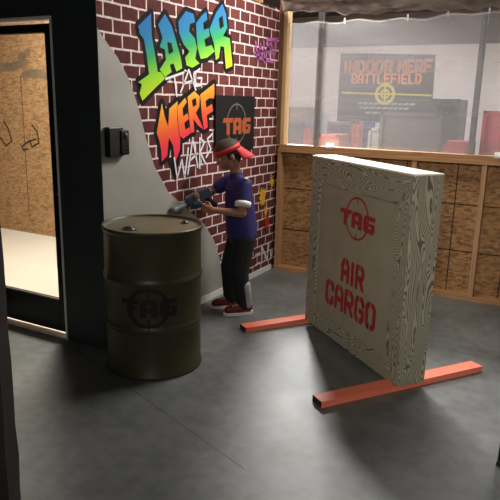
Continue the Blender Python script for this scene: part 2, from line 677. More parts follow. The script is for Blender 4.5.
def letters(name, mat, crop, polys, holes, mat_out, w_out, label, extra=()):
    x0, y0, k = crop
    outer = bmesh.new()
    inner = bmesh.new()
    for i, p in enumerate(polys):
        q = [W(x0 + a / k, y0 + b / k) for a, b in p]
        fill(outer, q, wfn, 0.0012 + 0.0001 * i)
        stroke(outer, q, w_out, wfn, 0.0013 + 0.0001 * i, closed=True)
        fill(inner, q, wfn, 0.0024 + 0.0003 * i)
        if i:
            stroke(inner, q, 0.010, wfn, 0.0023 + 0.0003 * i, closed=True, mi=1)
    for p in extra:
        fill(outer, [W(x0 + a / k, y0 + b / k) for a, b in p], wfn, 0.0011)
    for p in holes:
        q = [W(x0 + a / k, y0 + b / k) for a, b in p]
        fill(inner, q, wfn, 0.0055, mi=1)
        stroke(inner, q, 0.008, wfn, 0.0056, closed=True, mi=1)
    o = tag(link(name, inner, [mat, mat_out], wl), label)
    link(name.replace('word', 'outline'), outer, mat_out, wl)
    return o


letters('graffiti_word', M_laser, (120, 0, 4.1667), [
    [(75, 108), (128, 56), (131, 150), (146, 235), (156, 300), (190, 300), (195, 320), (150, 362), (92, 420), (81, 388), (90, 352), (75, 342), (120, 310), (110, 230), (99, 165), (80, 138)],
    [(158, 102), (186, 58), (214, 108), (234, 175), (252, 240), (258, 284), (234, 298), (222, 264), (206, 270), (214, 300), (186, 320), (164, 290), (190, 250), (186, 206), (164, 196), (176, 158)],
    [(273, 46), (305, 58), (311, 92), (290, 100), (286, 130), (310, 160), (319, 200), (312, 245), (330, 264), (300, 282), (276, 272), (270, 240), (288, 215), (264, 185), (246, 140), (242, 90)],
    [(315, 98), (338, 66), (358, 48), (362, 82), (345, 95), (347, 125), (368, 118), (373, 150), (350, 165), (355, 195), (380, 188), (393, 214), (362, 240), (335, 246), (322, 200), (318, 150)],
    [(371, 122), (400, 50), (425, 16), (440, 58), (446, 115), (428, 150), (456, 160), (467, 275), (440, 287), (432, 196), (417, 192), (411, 240), (398, 250), (390, 182)],
], [[(198, 178), (211, 182), (218, 214), (204, 222)], [(411, 78), (424, 68), (429, 108), (415, 118)]], M_paintblack, 0.062,
    'LASER in tall spray letters fading from blue to yellow')

letters('graffiti_word', M_nerf, (140, 80, 4.5454), [
    [(75, 240), (98, 106), (112, 170), (127, 212), (132, 130), (170, 95), (168, 180), (182, 265), (180, 318), (158, 376), (150, 300), (130, 262), (122, 345), (98, 370), (95, 320), (87, 275)],
    [(168, 122), (204, 80), (211, 100), (192, 130), (195, 165), (215, 150), (221, 176), (200, 195), (205, 226), (225, 214), (231, 240), (195, 267), (178, 250), (172, 190)],
    [(215, 76), (245, 50), (270, 74), (268, 120), (252, 150), (275, 195), (287, 226), (262, 206), (241, 176), (246, 235), (228, 242), (221, 160)],
    [(272, 66), (336, 16), (336, 84), (312, 82), (296, 96), (300, 126), (325, 110), (331, 140), (302, 160), (306, 215), (290, 226), (280, 160)],
], [[(236, 92), (250, 84), (253, 110), (240, 120)]], M_paintblack, 0.066,
    'NERF in jagged spray letters fading from yellow to pink', extra=[[(120, 360), (185, 330), (160, 462)]])

bm = bmesh.new()
for ln in ([(165, 79), (183, 72.5)], [(173.5, 76), (176, 96)], [(180, 92), (188, 70), (195, 90)], [(182, 84), (194, 80)], [(199, 69), (193, 74), (194, 86), (200, 85), (201, 78), (197, 78)]):
    stroke(bm, [W(*p) for p in ln], 0.016, wfn, 0.0072)
tag(link('graffiti_scribble', bm, M_paintwhite, wl), 'TAG scribbled in white spray lines under the tall letters')
bm = bmesh.new()
for ln in ([(173.5, 158), (176.5, 178), (181, 160), (184, 177), (187.5, 148)], [(187, 174), (192, 138), (197, 167)], [(188.5, 161), (196, 154)], [(199, 168), (199, 138), (203.5, 142), (199.5, 152), (204.5, 163)], [(211.5, 134), (206.5, 139), (210, 149), (205.5, 157)]):
    stroke(bm, [W(*p) for p in ln], 0.017, wfn, 0.0072)
tag(link('graffiti_scribble', bm, M_paintwhite, wl), 'WARS scribbled in white spray lines below the pink letters')
bm = bmesh.new()
for ln in ([(255, 42), (257, 61), (260, 44), (262, 60)], [(263, 41), (264, 62), (268, 44), (269, 61)], [(254, 53), (272, 48)], [(270, 43), (273, 58), (276, 41)], [(266, 40), (278, 39)], [(256, 57), (272, 62)]):
    stroke(bm, [W(*p) for p in ln], 0.026, wfn, 0.0072)
tag(link('graffiti_scribble', bm, M_paintpurple, wl), 'purple illegible tag high on the right of the brickwork')
bm = bmesh.new()
for ln in ([(261, 263), (261.5, 247), (266.5, 260), (267.5, 243)], [(255, 255), (259, 253)], [(255, 265), (259, 262.5)], [(270, 252), (270, 258), (272, 250)]):
    stroke(bm, [W(*p) for p in ln], 0.022, wfn, 0.0072)
tag(link('graffiti_scribble', bm, M_paintwhite, wl), 'white scrawl low on the bricks by the corner')
bm = bmesh.new()
for ln in ([(221, 258), (224, 267), (220, 262), (225, 261)], [(222, 268), (226, 275), (221, 272)]):
    stroke(bm, [W(*p) for p in ln], 0.02, wfn, 0.0072)
tag(link('paint_splat', bm, M_paintwhite, wl), 'white splat behind the legs at the foot of the ramp')


def splat(cx, cy, r, mat, label, seed):
    rnd = random.Random(seed)
    bm = bmesh.new()
    n = 22
    c = W(cx, cy)
    fill(bm, [(c[0] + r * (0.55 + 0.5 * rnd.random()) * math.cos(2 * PI * i / n), c[1] + 1.5 * r * (0.55 + 0.5 * rnd.random()) * math.sin(2 * PI * i / n)) for i in range(n)], wfn, 0.0072)
    for k in range(6):
        a = rnd.random() * 2 * PI
        q = (c[0] + 1.4 * r * math.cos(a), c[1] + 1.7 * r * math.sin(a))
        ring(bm, q[0], q[1], 0.004, 0.008, wfn, 0.0073, 12)
    tag(link('paint_splat', bm, mat, wl), label)


splat(262, 197, 0.075, M_paintyellow, 'yellow splat on the bricks behind the purple jersey', 1)
splat(271, 182, 0.035, M_paintyellow, 'small yellow fleck near the corner post', 2)
splat(266.5, 222, 0.05, M_paintred, 'red splat on the bricks behind the purple jersey', 3)
splat(265, 212, 0.03, M_paintyellow, 'small yellow drip above the red splat', 5)

# ---- dark wall with the door
DX0, DX1 = -3.80, -2.840       # opening
wd = bmesh.new()
box(wd, DX1, XB - 0.0005, YD, YD + 0.11, 0, 3.0)
box(wd, -7.4, DX0, YD, YD + 0.11, 0, 3.0)
box(wd, DX0, DX1, YD, YD + 0.11, 2.032, 3.0)
we = SX(link('wall_front', wd, M_darkwall))
SX(link('glow_strip_side', bx(DX1, DX1 + 0.016, YD - 0.004, YD + 0.02, 0, 2.04), M_white))  # white strip stands in for the glow along the door's right edge
SX(link('glow_strip_top', bx(DX0, DX1, YD - 0.004, YD + 0.02, 2.030, 2.042), M_white))  # the same glow painted as a strip above the door
bm = bmesh.new()
box(bm, DX1 - 0.004, DX1, YD + 0.004, YD + 0.106, 0, 2.032)
box(bm, DX0, DX0 + 0.004, YD + 0.004, YD + 0.106, 0, 2.032)
box(bm, DX0, DX1, YD + 0.004, YD + 0.106, 2.028, 2.032)
SX(link('trim_1', bm, M_white))
SX(link('trim_2', bx(DX0, DX1, YD + 0.0, YD + 0.12, 0, 0.008), plain('worn pale sill', (235, 230, 220), 0.4)))
door = SX(thing('door_1', (0, 0, 0)))
dy0, dy1 = YD + 0.030, YD + 0.074
bm = bmesh.new()
box(bm, -2.919, -2.868, dy0, dy1, 0.034, 2.004)
box(bm, -3.785, -3.735, dy0, dy1, 0.034, 2.004)
box(bm, -3.735, -2.919, dy0, dy1, 1.953, 2.004)
link('door_frame', bm, M_blackmetal, door)
link('bottom_rail', bx(-3.735, -2.919, dy0 - 0.002, dy1 + 0.002, 0.034, 0.252), M_blackmetal, door)
link('glass_pane', bx(-3.735, -2.919, dy0 + 0.019, dy0 + 0.025, 0.252, 1.953), M_glass, door)
link('glazing_bead', bx(-3.735, -2.919, dy0 - 0.006, dy0 + 0.004, 0.252, 0.262), plain('dull steel bead', (90, 86, 78), 0.4), door)
for z in (0.98, 1.07):
    bm = bmesh.new()
    ball(bm, (-2.872, dy0 - 0.008, z), 0.011)
    link('latch_stud', bm, M_black, door, True)

# ---- room behind the door
SX(link('wall_lobby_back', bx(-7.3, XB - 0.13, YA, YA + 0.1, 0, 3.0), M_osb2))
wlb = bpy.data.objects['wall_lobby_back']
SX(link('wall_lobby_side', bx(-7.4, -7.3, YD + 0.11, YA + 0.1, 0, 3.0), M_osb2))


def afn(u, v, d):
    return (u, YA - d, v)


def A(px, py):
    p = on_y(px, py, YA)
    return (p.x, p.z)


M_marker = plain('thin brown marker', (58, 40, 26), 0.7)
bm = bmesh.new()
for ln in ([(4, 122), (8, 128), (12, 141), (6, 146), (2, 139), (-2, 136)],
           [(32, 125), (37, 131), (39, 143), (32, 147), (30, 141), (36, 139)], [(30, 141), (26, 143), (22, 147), (24, 150), (28, 149)]):
    stroke(bm, [A(*p) for p in ln], 0.02, afn, 0.0012)
tag(link('drawn_arrow', bm, M_marker, wlb), 'loose arrow outlines drawn in brown line on the board wall')
M_greypaint = plain('grey roller paint', (128, 108, 86), 0.7, 0.2, 10)
bm = bmesh.new()
stroke(bm, [A(-8, 68), A(10, 67), A(24, 63)], 0.09, afn, 0.001)
stroke(bm, [A(20, 58), A(28, 52)], 0.08, afn, 0.0011)
stroke(bm, [A(24, 75), A(36, 73), A(46, 76)], 0.085, afn, 0.0012)
tag(link('paint_smear', bm, M_greypaint, wlb), 'grey roller smears high on the board wall')
bm = bmesh.new()
stroke(bm, [A(20.5, 76), A(29.5, 218)], 0.012, afn, 0.0006)
stroke(bm, [A(62, 40), A(66, 235)], 0.012, afn, 0.0006)
link('board_seam', bm, plain('pale board seam', (96, 72, 48), 0.8), wlb)
SX(link('floor_lobby', bx(-7.3, XB - 0.12, YD + 0.11, YA, 0.0, 0.003), plain('pale lobby floor', (196, 188, 174), 0.5, 0.05, 2)))

# ---- half wall at the back: studs, plates, boards
wb = SX(link('wall_back', bx(-2.6, 2.2, YB + 0.089, YB + 0.105, 0, 1.19), M_osb))
link('bottom_plate', bx(-2.44, 2.2, YB, YB + 0.089, 0, 0.038), M_rail, wb)
for x in (-2.44, -1.19, -0.637, -0.03, 0.58):
    link('stud', bx(x, x + 0.038, YB + 0.002, YB + 0.089, 0.038, 1.132), M_stud, wb)
link('top_plate', bx(-2.44, 2.2, YB - 0.006, YB + 0.089, 1.132, 1.167), M_rail, wb, bevel=0.003)
bm = bmesh.new()
yy = YB + 0.0885
for z in (0.395, 0.79):
    box(bm, -2.44, 2.2, yy - 0.0012, yy + 0.002, z - 0.004, z + 0.004)
for k in range(7):
    x = -2.09 + 0.42 * k
    box(bm, x - 0.004, x + 0.004, yy - 0.0012, yy + 0.002, 0.04, 1.13)
link('board_seam', bm, M_seam, wb)

win = SX(thing('window_1', (0, 0, 0)))
link('window_sill', bx(-2.43, 2.2, YB + 0.004, YB + 0.11, 1.167, 1.203), M_rail, win, bevel=0.003)
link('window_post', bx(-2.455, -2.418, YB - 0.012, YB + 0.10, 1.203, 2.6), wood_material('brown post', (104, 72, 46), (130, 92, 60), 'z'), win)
link('window_post', bx(-2.418, -2.385, YB + 0.004, YB + 0.10, 1.203, 2.6), M_post_lit, win)  # pale box coloured as the lit side of the brown post
M_mull = plain('dark mullion', (72, 66, 66), 0.7)
for x in (-2.095, -0.745, 0.6):
    link('mullion', bx(x - 0.022, x + 0.022, YB + 0.06, YB + 0.10, 1.203, 2.7), M_mull, win)

# the sheeting: slightly rippled, scalloped upper hem
bm = bmesh.new()
nx, nz = 120, 26
fx0, fx1 = -2.385, 1.4
top = lambda x: 2.275 + 0.012 * math.sin(7 * x + 1) + 0.010 * math.sin(17 * x) - 0.02 * max(0, math.sin(3.1 * x + 0.6)) ** 2
grid = []
for j in range(nz + 1):
    row = []
    for i in range(nx + 1):
        x = fx0 + (fx1 - fx0) * i / nx
        z = 1.204 + (top(x) - 1.204) * j / nz
        y = YB + 0.042 + 0.003 * math.sin(40 * z + 2 * x) + 0.003 * math.sin(9 * x + 3 * z)
        row.append(bm.verts.new((x, y, z)))
    grid.append(row)
for j in range(nz):
    for i in range(nx):
        bm.faces.new((grid[j][i], grid[j][i + 1], grid[j + 1][i + 1], grid[j + 1][i]))
link('film', bm, M_film, win, True)
bm = bmesh.new()
hem = [(x, top(x) - 0.012) for x in [fx0 + (fx1 - fx0) * i / 60 for i in range(61)]]
for (xa, za), (xb, zb) in zip(hem, hem[1:]):
    limb(bm, (xa, YB + 0.036, za), (xb, YB + 0.036, zb), 0.0025, 0.0025, 6)
link('hem_cord', bm, M_white, win, True)
for px in (345, 408, 448, 489):
    q = on_y(px, 16, YB + 0.033)
    link('clip', bx(q.x - 0.006, q.x + 0.006, YB + 0.024, YB + 0.034, top(q.x) - 0.025, top(q.x) + 0.022), M_white, win)

# ---- remaining shell of our room
SX(link('wall_right', bx(1.9, 2.0, -2.2, YB, 0, 3.0), M_darkwall))
SX(link('wall_rear', bx(-7.4, 2.2, -2.2, -2.1, 0, 3.0), M_darkwall))
SX(link('wall_side', bx(-4.6, -4.5, -2.1, YD, 0, 3.0), M_darkwall))

# ---- crumpled tarp slung under the ceiling above the window
bm = bmesh.new()
nx, ny = 150, 46
rows = []
for j in range(ny + 1):
    t = j / ny
    row = []
    for i in range(nx + 1):
        x = -2.40 + 3.9 * i / nx
        y = 4.72 + 0.36 * t
        z = 2.52 - 0.222 * t ** 1.2 + 0.05 * max(0.0, -1.75 - x) / 0.6
        z += 0.012 * math.sin(5 * x + 6 * t + 1.5 * math.sin(5 * t + 2 * x))
        z += 0.009 * math.sin(17 * x - 14 * t + 2 * math.sin(7 * x)) + 0.006 * math.sin(41 * x + 31 * t)
        z += 0.014 * math.sin(20 * t + 3.1 * x)
        if j == ny:
            z = max(z, 2.24)
        row.append(bm.verts.new((x, y, z)))
    rows.append(row)
for j in range(ny):
    for i in range(nx):
        bm.faces.new((rows[j][i], rows[j][i + 1], rows[j + 1][i + 1], rows[j + 1][i]))
tp = link('tarp', bm, M_tarp, None, True)
sd = tp.modifiers.new('thickness', 'SOLIDIFY')
sd.thickness = 0.004
tag(tp, 'crumpled grey brown tarp slung overhead along the top of the window', 'tarp')

# ================================================================== battlefield beyond the film
SX(link('wall_beyond', bx(-7.4, 2.2, YF, YF + 0.1, 0, 2.51), plain('white block wall', (226, 222, 222), 0.7, 0.05, 3)))
SX(link('wall_beyond_upper', bx(-7.4, 2.2, YF - 0.02, YF + 0.1, 2.51, 3.0), plain('grey upper wall', (120, 116, 116), 0.7, 0.08, 3)))
SX(link('wall_beyond_side', bx(-7.4, -7.3, YA + 0.1, YF, 0, 3.0), plain('white side wall', (216, 212, 212), 0.7, 0.05, 3)))
SX(link('wall_beyond_right', bx(2.1, 2.2, YB + 0.11, YF, 0, 3.0), plain('white end wall', (216, 212, 212), 0.7, 0.05, 3)))

ban = thing('banner', (0, 0, 0), 0, 'wide black banner with orange lettering and yellow crosshair on the far white wall', 'banner')
bY = YF - 0.012


def bfn(u, v, d):
    return (u, bY - d, v)


bm = bmesh.new()
prism(bm, [(-3.669, 1.30), (-2.095, 1.30), (-2.109, 2.36), (-3.669, 2.41)], lambda u, v, d: (u, YF - d, v), 0.003, 0.012)
link('banner_cloth', bm, plain('banner black', (52, 47, 48), 0.6, 0.15, 3), ban)


def Bn(px, py):
    p = on_y(px, py, bY)
    return (p.x, p.z)


M_borange = plain('banner orange', (246, 150, 92), 0.5, 0.08)
M_bcore = plain('banner letter core', (84, 54, 40), 0.6)
M_byellow = plain('banner yellow', (226, 210, 70), 0.5, 0.08)
M_bgrey = plain('banner grey', (168, 172, 166), 0.5, 0.1)
for word, p0, p1, wt in (('INDOOR', (344.5, 72.0), (391.5, 65.0), 0.034), ('NERF', (398.5, 71.5), (431.5, 60.5), 0.034), ('BATTLEFIELD', (352, 83.0), (421, 74.3), 0.026)):
    (u0, v0), (u1, v1) = Bn(*p0), Bn(*p1)
    if word == 'INDOOR':
        v1 = v0 + 0.165
    bm = bmesh.new()
    text(bm, word, u0, u1, v0, v1, wt * 1.2, bfn, 0.001, 0.55)
    if wt > 0.03:
        text(bm, word, u0, u1, v0, v1, wt * 0.34, bfn, 0.0025, 0.55, mi=1)
    tag(link('banner_lettering', bm, [M_borange, M_bcore], ban), word + ' in orange capitals')
bm = bmesh.new()
cu, cv = Bn(385, 94)
ring(bm, cu, cv, 0.145, 0.045, bfn, 0.002, 48)
ring(bm, cu, cv, 0.065, 0.03, bfn, 0.002, 32)
for a in range(4):
    t = a * PI / 2
    stroke(bm, [(cu + 0.02 * math.cos(t), cv + 0.02 * math.sin(t)), (cu + 0.15 * math.cos(t), cv + 0.15 * math.sin(t))], 0.034, bfn, 0.003)
for s in (-1, 1):
    stroke(bm, [(cu + s * 0.165, cv), (cu + s * 0.74, cv - 0.012 * s)], 0.026, bfn, 0.002)
tag(link('crosshair_emblem', bm, M_byellow, ban), 'yellow crosshair with a line to either side')
rnd = random.Random(9)
for v, L in ((1.60, 0.44), (1.53, 0.40), (1.45, 0.30)):
    bm = bmesh.new()
    u = cu - L
    while u < cu + L:
        w = 0.03 + 0.05 * rnd.random()
        stroke(bm, [(u, v), (u + w, v + 0.006)], 0.034, bfn, 0.001)
        u += w + 0.045
    link('small_print', bm, M_bgrey, ban)


def bunker(name, px0, px1, pytop, Y, depth, mat, label, cat, bottom=0.0, mat2=None, planks=0, group=None, slant=0.0):
    p, q = on_y(px0, pytop, Y), on_y(px1, pytop, Y)
    o = thing(name, ((p.x + q.x) / 2, Y + depth / 2, bottom), 0, label, cat, group)
    w, h = (q.x - p.x) / 2, p.z - bottom
    bm = bmesh.new()
    prism(bm, [(-w, 0), (w, 0), (w - slant, h), (-w + slant, h)], lambda u, v, d: (u, d, v), -depth / 2, depth / 2)
    link('body', bm, mat, o, bevel=0.012)
    bm = bmesh.new()
    t = 0.03
    box(bm, -w - 0.004, -w + t, -depth / 2 - 0.008, -depth / 2, 0, h)
    box(bm, w - t, w + 0.004, -depth / 2 - 0.008, -depth / 2, 0, h)
    box(bm, -w - 0.004, w + 0.004, -depth / 2 - 0.008, -depth / 2, h - t, h + 0.004)
    link('edge_frame', bm, mat2 or mat, o)
    return o


M_bblue = plain('bunker blue', (66, 80, 118), 0.5, 0.12)
M_bslate = plain('bunker slate', (62, 66, 80), 0.5, 0.12)
M_bred = plain('bunker red', (150, 60, 58), 0.5, 0.1)
M_bcrimson = plain('bunker crimson', (160, 48, 66), 0.5, 0.1)
M_borng = plain('bunker orange red', (150, 82, 66), 0.5, 0.1)
M_btan = plain('bunker tan', (128, 104, 84), 0.6, 0.12)
M_bgr = plain('bunker grey', (62, 63, 64), 0.6, 0.12)
M_bdk = plain('bunker charcoal', (50, 50, 50), 0.6, 0.12)
M_bgn = plain('bunker sage', (104, 112, 106), 0.6, 0.12)
bunker('tan_crate', 289, 309, 107, 8.9, 0.5, M_btan, 'tall tan crate at the far left, just behind the window post', 'crate')
bunker('slate_crate', 286, 305, 121, 7.9, 0.5, M_bslate, 'slate blue crate standing in front of the tan crate', 'crate')
bunker('red_barricade', 304.5, 312.5, 127, 7.2, 0.25, M_bred, 'narrow red barricade left of the first dark mullion', 'barricade')
bunker('orange_crate', 319, 339, 134, 6.9, 0.45, M_borng, 'low orange red crate behind the small white paper at left', 'crate')
bunker('blue_crate', 328, 353, 122, 7.7, 0.5, M_bblue, 'blue crate with tan rim below the left end of the banner', 'crate', mat2=M_btan)
bunker('red_pillar', 353, 359, 121, 7.3, 0.2, M_borng, 'slim orange red pillar right beside the tan rimmed blue crate', 'pillar')
bunker('blue_barricade', 360, 369, 121, 7.9, 0.3, M_bblue, 'narrow blue barricade between slim red pillar and sage crate', 'barricade')
bunker('sage_crate', 369, 381, 128, 6.9, 0.35, M_bgn, 'pale sage grey crate under the middle of the banner', 'crate')
bunker('grey_barricade', 381, 440, 112, 6.6, 0.3, M_bgr, 'broad grey barricade covering the lower right of the banner', 'barricade', slant=0.03)
o = bunker('charcoal_crate', 433, 461, 99, 7.6, 0.55, M_bdk, 'tall charcoal crate with a dark round emblem right of the banner', 'crate')
p = on_y(448, 107, 7.6)
bm = bmesh.new()
efn = lambda u, v, d: (u, -0.275 - 0.009 - d, v)
ring(bm, 0, p.z - 0.02, 0.075, 0.016, efn, 0, 32)
tag_word(bm, -0.12, 0.12, p.z - 0.06, p.z + 0.01, efn, 0.001)
link('round_emblem', bm, M_paintblack, o)
bunker('red_crate', 444, 472, 141, 6.4, 0.3, M_bred, 'low red crate in front of the tall charcoal crate', 'crate')
bunker('crimson_barricade', 484, 530, 111, 6.7, 0.35, M_bcrimson, 'large crimson barricade at the right end of the window', 'barricade', slant=0.03)

# ================================================================== things in our room
# ---- poster with the round mark
po = thing('poster', (0, 0, 0), 0, 'square black poster with orange TAG lettering hung on the painted brick', 'poster')
bm = bmesh.new()
prism(bm, [(4.027, 1.183), (4.655, 1.178), (4.66, 1.622), (4.027, 1.62)], wfn, 0.008, 0.018)
link('poster_panel', bm, M_poster, po)
bm = bmesh.new()
cu, cv = 4.352, 1.400
ring(bm, cu, cv, 0.156, 0.011, wfn, 0.0188)
for a in range(4):
    t = a * PI / 2
    stroke(bm, [(cu + 0.115 * math.cos(t), cv + 0.115 * math.sin(t)), (cu + 0.165 * math.cos(t), cv + 0.165 * math.sin(t))], 0.012, wfn, 0.019)
link('crosshair_ring', bm, M_ringgrey, po)
bm = bmesh.new()
tag_word(bm, 4.130, 4.588, 1.318, 1.448, wfn, 0.020)
link('poster_lettering', bm, M_orange, po)

# ---- black box on the wall
wbx = thing('wall_box', (XB + 0.003, 2.882, 1.325), 0, 'small black sensor box fixed to the grey ramp beside the dark wall', 'wall box')
bm = bmesh.new()
box(bm, 0, 0.042, -0.098, 0.03, -0.092, 0.085)
link('housing', bm, M_black, wbx, bevel=0.006)
bm = bmesh.new()
box(bm, 0.0, 0.05, -0.005, 0.075, -0.085, 0.066)
link('face_panel', bm, plain('glossy black panel', (14, 14, 15), 0.2), wbx, bevel=0.008)
bm = bmesh.new()
lathe(bm, [(0, 0.012), (0.016, 0.010), (0.022, 0.0)], 24)
for v in bm.verts:
    v.co = Vector((0.05 + v.co.z, 0.037 + v.co.x, 0.03 + v.co.y))
link('lens', bm, plain('lens glass', (60, 62, 66), 0.1), wbx, True)
for dy, dz in ((0.04, -0.045), (0.06, -0.045), (0.08, -0.045), (0.05, -0.065), (0.07, -0.065)):
    bm = bmesh.new()
    ball(bm, (0.051, dy - 0.025, dz), 0.004)
    link('button', bm, M_ringgrey, wbx, True)

# ---- steel drum
BX, BY, BRD = -2.133, 2.792, 0.288
dr = thing('steel_drum', (BX, BY, 0), 0, 'olive green steel drum with a black round emblem in front of the ramp', 'drum')
prof = [(0.0, 0.010), (0.272, 0.010), (0.283, 0.0), (0.291, 0.004), (0.291, 0.016), (0.284, 0.024)]
for hz in (0.30, 0.575):
    prof += [(0.284, hz - 0.028), (0.287, hz - 0.016), (0.2925, hz - 0.006), (0.2925, hz + 0.006), (0.287, hz + 0.016), (0.284, hz + 0.028)]
prof += [(0.284, 0.835), (0.289, 0.845), (0.294, 0.852), (0.296, 0.862), (0.292, 0.870), (0.284, 0.868), (0.281, 0.855), (0.0, 0.853)]
bm = bmesh.new()
lathe(bm, prof[:-1], 96)
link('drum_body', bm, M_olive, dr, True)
bm = bmesh.new()
lathe(bm, [(0.2815, 0.858), (0.276, 0.8535), (0.25, 0.852), (0.24, 0.8555), (0.0, 0.8560)], 96)
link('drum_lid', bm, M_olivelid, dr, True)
for ang, rr, br, nm in ((-1.86, 0.165, 0.037, 'large bung'), (0.93, 0.20, 0.022, 'small bung')):
    bm = bmesh.new()
    lathe(bm, [(0, 0.872), (br * 0.55, 0.872), (br * 0.6, 0.866), (br * 0.85, 0.866), (br, 0.862), (br * 1.12, 0.855)], 28, (rr * math.cos(ang), rr * math.sin(ang), 0))
    b_ = link('bung', bm, plain('bung ' + nm, (52, 46, 34), 0.35), dr, True)
    bm = bmesh.new()
    ring(bm, rr * math.cos(ang), rr * math.sin(ang), br * 1.25, br * 0.35, lambda u, v, d: (u, v, 0.8585 + d), 0.0, 28)
    link('bung_flange', bm, plain('flange ' + nm, (74, 66, 46), 0.35), b_)
# emblem wrapped round the shell, facing the camera
fa = math.atan2(-BY, -BX) - 0.11


def dfn(u, v, d):
    t = fa + u / 0.286
    r = 0.2842 + d + (0.0085 if abs(v - 0.575) < 0.012 or abs(v - 0.30) < 0.012 else 0.0)
    return (r * math.cos(t), r * math.sin(t), v)


bm = bmesh.new()
ring(bm, 0, 0.437, 0.112, 0.024, dfn, 0.0015, 64)
for a in range(4):
    t = a * PI / 2
    stroke(bm, [(0.07 * math.cos(t), 0.437 + 0.07 * math.sin(t)), (0.125 * math.cos(t), 0.437 + 0.125 * math.sin(t))], 0.014, dfn, 0.002)
b2 = bmesh.new()
tag_word(b2, -0.165, 0.165, 0.385, 0.490, lambda u, v, d: (u, v, d), 0.0025)
for k in range(-8, 9):
    bmesh.ops.bisect_plane(b2, geom=b2.verts[:] + b2.edges[:] + b2.faces[:], plane_co=(k * 0.0195, 0, 0), plane_no=(1, 0, 0))
for f in b2.faces:
    bm.faces.new([bm.verts.new(dfn(v.co.x, v.co.y, v.co.z)) for v in f.verts])
b2.free()
link('drum_emblem', bm, plain('faded black stencil', (24, 22, 16), 0.6), dr)

# ---- AIR CARGO panel on two orange feet
pA, pB = Vector((-1.578, 3.880, 0)), Vector((-0.709, 3.141, 0))
ux = (pB - pA).normalized()
rz = math.atan2(ux.y, ux.x)
LN = (pB - pA).length
TH = 0.180
Z0, Z1 = 0.039, 1.225
cp = thing('cargo_panel', (pA.x, pA.y, 0), rz, 'upright crate front panel stencilled AIR CARGO with grain painted edges', 'panel')
FR = 0.125      # frame board width


def pf(u, v, d):        # face plane, d towards the viewer
    return (u, -d, v)


core = link('centre_board', bx(0.02, LN - 0.02, 0.004, TH - 0.004, Z0 + 0.02, Z1 - 0.02), M_cargo, cp)
fw, ft = FR, 0.17


def board(name, pts, mat, d0=-0.02, d1=0.008):
    bm = bmesh.new()
    prism(bm, pts, pf, d0, d1)
    return link(name, bm, mat, cp, bevel=0.0015)


g = 0.0012
board('frame_board', [(0, Z1), (LN, Z1), (LN - fw - g, Z1 - ft + g), (fw + g, Z1 - ft + g)], M_grainx)
board('frame_board', [(0, Z0), (LN, Z0), (LN - fw - g, Z0 + fw - g), (fw + g, Z0 + fw - g)], M_grainx)
board('frame_board', [(0, Z0 + g), (fw, Z0 + fw + g), (fw, Z1 - ft - g), (0, Z1 - g)], M_grainz)
board('frame_board', [(LN, Z0 + g), (LN - fw, Z0 + fw + g), (LN - fw, Z1 - ft - g), (LN, Z1 - g)], M_grainz)
link('side_board', bx(LN - 0.02, LN + 0.004, 0.002, TH, Z0, Z1), M_grainz, cp, bevel=0.0015)
link('side_board', bx(-0.004, 0.02, 0.002, TH, Z0, Z1), M_grainz, cp, bevel=0.0015)
tag(link('top_board', bx(-0.004, LN + 0.004, -0.008, TH, Z1 - 0.006, Z1 + 0.006), M_cargotop_lit, cp, bevel=0.001), 'top edge coloured white for the strong light on it')
link('bottom_board', bx(0.02, LN - 0.02, 0.03, TH, Z0, Z0 + 0.02), M_seam, cp)
link('back_board', bx(0.02, LN - 0.02, TH - 0.005, TH, Z0 + 0.01, Z1 - 0.006), M_cargo, cp)
bm = bmesh.new()
PE, TEL = 0.0, []


def at_panel(px, py):
    """a point of the photograph on the face of the board, in board coordinates"""
    n = Vector((ux.y, -ux.x, 0))
    d = ray(px, py)
    t = (pA - EYE).dot(n) / d.dot(n)
    q = EYE + d * t
    return ((q - pA).dot(ux), q.z)


ring(bm, *at_panel(356.5, 219), 0.128, 0.013, pf, -0.0025)
cu, cv = at_panel(356.5, 219)
for a in range(4):
    t = a * PI / 2
    stroke(bm, [(cu + 0.095 * math.cos(t), cv + 0.095 * math.sin(t)), (cu + 0.13 * math.cos(t), cv + 0.13 * math.sin(t))], 0.011, pf, -0.002)
link('crosshair_ring', bm, M_stencil, cp)
bm = bmesh.new()
tu0, tv = at_panel(339.5, 214)
tu1, tv1 = at_panel(374.5, 228)
tag_word(bm, tu0, tu1, 0.5 * (tv + tv1) - 0.052, 0.5 * (tv + tv1) + 0.052, pf, -0.0015)
link('stencil_emblem', bm, M_stencil, cp)


def stencil(word, pl, pr, h, cell, w):
    """stencil capitals: heavy strokes with bridges cut at mid height"""
    u0, v0 = at_panel(*pl)
    u1, _ = at_panel(*pr)
    bm = bmesh.new()
    text(bm, word, u0, u1, v0, v0 + h, w, pf, -0.002, 0.55)
    wid = [0.35 if ch == 'I' else 1.0 for ch in word]
    k = (u1 - u0) / (sum(wid) + 0.55 * (len(word) - 1))
    u = u0
    for ch, cw in zip(word, wid):           # the bridges of the stencil
        if ch in 'COGRA':
            stroke(bm, [(u + 0.5 * k, v0 + h * 0.62), (u + 0.5 * k, v0 + h * 1.12)], 0.008, pf, -0.001, mi=1, caps=False)
        if ch in 'COG':
            stroke(bm, [(u + 0.5 * k, v0 - h * 0.12), (u + 0.5 * k, v0 + h * 0.3)], 0.008, pf, -0.001, mi=1, caps=False)
        u += (cw + 0.55) * k
    return link('stencil_lettering', bm, [M_stencil, M_cargo], cp)


tag(stencil('AIR', (341.5, 279), (361, 300), 0.128, 0.1, 0.035), 'AIR stencilled in red')
tag(stencil('CARGO', (326, 300), (372, 339), 0.138, 0.1, 0.035), 'CARGO stencilled in red')


